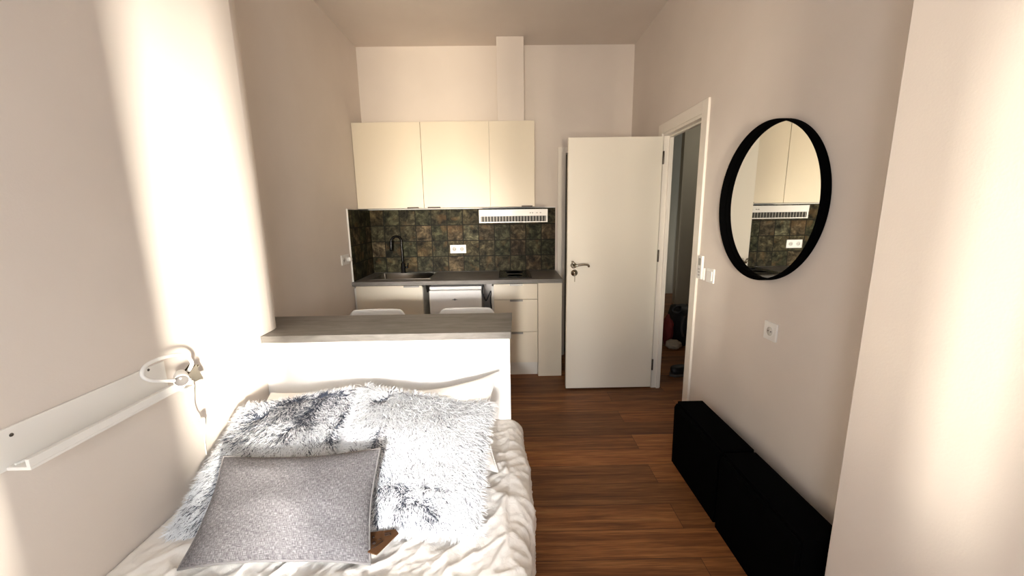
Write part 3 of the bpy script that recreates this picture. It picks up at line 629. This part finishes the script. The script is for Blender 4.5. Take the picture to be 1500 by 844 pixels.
# ------------------------------------------------------------------ things in the hall
t = thing('duffel_bag', 'black bag standing on the hall floor beyond the open door', 'bag', (1.95, 4.3, 0))
bm = new(); bx = (1.955, 4.30)
for zz, w, d_ in ((0, .9, .9), (.04, 1., 1.), (.18, 1.03, 1.03), (.32, .97, .94), (.40, .90, .8), (.425, .72, .45)):
    pass
prof = [(0, .10, .16), (.03, .115, .19), (.18, .12, .20), (.32, .112, .18), (.40, .10, .14), (.425, .08, .06)]; rings = []
for z, a, b in prof: rings.append([bm.verts.new((bx[0] + a * math.copysign(abs(math.cos(k)) ** .6, math.cos(k)), bx[1] + b * math.copysign(abs(math.sin(k)) ** .6, math.sin(k)), z + .008 * noise.noise(Vector((k * 3, z * 9, 1))))) for k in [2 * PI * i / 24 for i in range(24)]])
for A, Bq in zip(rings, rings[1:]):
    for k in range(24): bm.faces.new((A[k], A[(k + 1) % 24], Bq[(k + 1) % 24], Bq[k])).smooth = True
bm.faces.new(rings[0][::-1]); bm.faces.new(rings[-1]); obj('body', bm, BAGM, t)
bm = new(); tube(bm, smooth_pts([(1.90, 4.22, .425), (1.85, 4.18, .440), (1.80, 4.16, .425), (1.79, 4.15, .40), (1.83, 4.14, .38), (1.88, 4.13, .40)], 6), .013, 8); obj('handle', bm, BAGM, t)
bm = new(); tube(bm, smooth_pts([(1.90, 4.105, .35), (1.87, 4.09, .22), (1.90, 4.10, .12)], 6), .012, 8); obj('strap', bm, mat('grey webbing', (.10, .09, .09), .7), t)
def lump(name, label, cat, cen, size, m, seed):
    bm = new(); bmesh.ops.create_icosphere(bm, subdivisions=4, radius=1)
    for v in bm.verts:
        k = 1 + .22 * noise.noise(v.co * 2.1 + Vector((seed, 0, 0))) + .1 * noise.noise(v.co * 6 + Vector((seed, 3, 0)))
        v.co = Vector((v.co.x * size[0] * k, v.co.y * size[1] * k, max(-.96, v.co.z * k) * size[2])) + Vector(cen)
    zmin = min(v.co.z for v in bm.verts); bmesh.ops.translate(bm, verts=bm.verts, vec=(0, 0, cen[2] - size[2] - zmin))
    return tag(obj(name, bm, m, origin=(cen[0], cen[1], cen[2] - size[2]), smooth=True), label, cat)
lump('red_cloth', 'crumpled dark red cloth leaning against the black bag in the hall', 'cloth', (1.77, 4.22, .17), (.055, .09, .165), RED, 1.)
lump('cream_cloth', 'crumpled cream cloth on the hall floor in front of the red cloth', 'cloth', (1.78, 4.06, .05), (.085, .06, .052), CREAM, 5.)
t = thing('dark_shoe', 'dark shoe lying on the hall floor nearer the doorway than the bag', 'shoe', (1.54, 3.40, 0))
bm = new(); outl = [(1.44, 3.33), (1.48, 3.30), (1.56, 3.31), (1.64, 3.35), (1.67, 3.40), (1.64, 3.44), (1.56, 3.43), (1.47, 3.40)]
prism(bm, outl, 0, .022, bev=.006); obj('sole', bm, mat('grey sole', (.09, .08, .075), .7), t)
bm = new(); cen = Vector((1.55, 3.37)); rings = []
for z, k in ((.022, .97), (.05, .95), (.075, .80), (.09, .55)): rings.append([bm.verts.new((cen.x + (x - cen.x) * k - (.02 if z > .07 else 0), cen.y + (y - cen.y) * k, z)) for x, y in outl])
for A, Bq in zip(rings, rings[1:]):
    for k in range(8): bm.faces.new((A[k], A[(k + 1) % 8], Bq[(k + 1) % 8], Bq[k]))
bm.faces.new(rings[-1]); bm.faces.new(rings[0][::-1]); o = obj('upper', bm, BAGM, t, smooth=True); s_ = o.modifiers.new('s', 'SUBSURF'); s_.levels = s_.render_levels = 2

# ------------------------------------------------------------------ light
def area(name, loc, target, sx, sy, power, col, spread=180):
    l = bpy.data.lights.new(name, 'AREA'); l.shape = 'RECTANGLE'; l.size, l.size_y = sx, sy; l.energy = power; l.color = col; l.spread = math.radians(spread)
    o = bpy.data.objects.new(name, l); C.objects.link(o); o.location = loc
    o.rotation_euler = (Vector(target) - Vector(loc)).to_track_quat('-Z', 'Y').to_euler(); return o
area('kitchen_glow', (-.15, -3.25, .90), (-.20, 2.0, 1.35), .5, .7, 43, (1., .84, .63), 60)  # unseen area light added to brighten the kitchen end
area('bed_glow', (-.25, -3.25, 1.55), (-.68, 1.5, .62), .4, .4, 14, (1., .97, .95), 32)  # extra light added to lift the bed and cushions
area('wall_glow', (2.28, -3.3, 1.30), (-1.10, 1.52, 1.10), .12, .7, 45, (1., .92, .80), 30)  # aimed beam added for the bright area on the left wall
area('side_glow', (-1.2, -3.3, 1.6), (1.0, .80, 1.25), .07, 1.7, 5.2, (1., .93, .80), 18)  # narrow beam added for the bright strip on the right pier
area('window_fill', (-.27, YF - .095, 1.35), (-.80, 1.2, .85), .66, 1.05, 24, (.88, .94, 1.))  # cool fill added at the wide opening, lifts the near left wall
area('window_fill', (.51, YF - .08, 1.7), (.3, 3, 1.5), .22, 1.6, 6, (1., .97, .95))  # weaker fill added at the narrow opening
w = bpy.data.worlds.new('sky'); bpy.context.scene.world = w; w.use_nodes = True
w.node_tree.nodes['Background'].inputs['Color'].default_value = (.85, .92, 1, 1); w.node_tree.nodes['Background'].inputs['Strength'].default_value = 1.
l = bpy.data.lights.new('hall_fill', 'POINT'); l.energy = 9; l.color = (1, .95, .85); l.shadow_soft_size = .12  # unseen point light added to brighten the dark hall, no fixture
o = bpy.data.objects.new('hall_fill', l); C.objects.link(o); o.location = (3.2, 5.0, 2.5)

# ------------------------------------------------------------------ camera
F, PT, YW, RL, CH = 578.883, math.radians(10.617), math.radians(.634), math.radians(.847), 1.459
def wdir(X2, u2, d):
    X = X2 * math.cos(RL) + u2 * math.sin(RL); u = -X2 * math.sin(RL) + u2 * math.cos(RL)
    Y = d * math.cos(PT) + u * math.sin(PT); z = -d * math.sin(PT) + u * math.cos(PT)
    return Vector((X * math.cos(YW) + Y * math.sin(YW), -X * math.sin(YW) + Y * math.cos(YW), z))
cam = bpy.data.cameras.new('camera'); cam.sensor_width = 36; cam.lens = F / 1500 * 36; cam.clip_start = .02
co = bpy.data.objects.new('camera', cam); C.objects.link(co)
r, u, f = wdir(1, 0, 0), wdir(0, 1, 0), wdir(0, 0, 1)
co.matrix_world = Matrix(((r.x, u.x, -f.x, 0), (r.y, u.y, -f.y, 0), (r.z, u.z, -f.z, CH), (0, 0, 0, 1)))
sc = bpy.context.scene; sc.camera = co
sc.view_settings.view_transform = 'Standard'; sc.view_settings.look = 'None'; sc.view_settings.gamma = 1; sc.view_settings.exposure = .25; sc.view_settings.use_curve_mapping = False
sc.cycles.use_denoising = True; sc.cycles.max_bounces = 10; sc.cycles.diffuse_bounces = 6
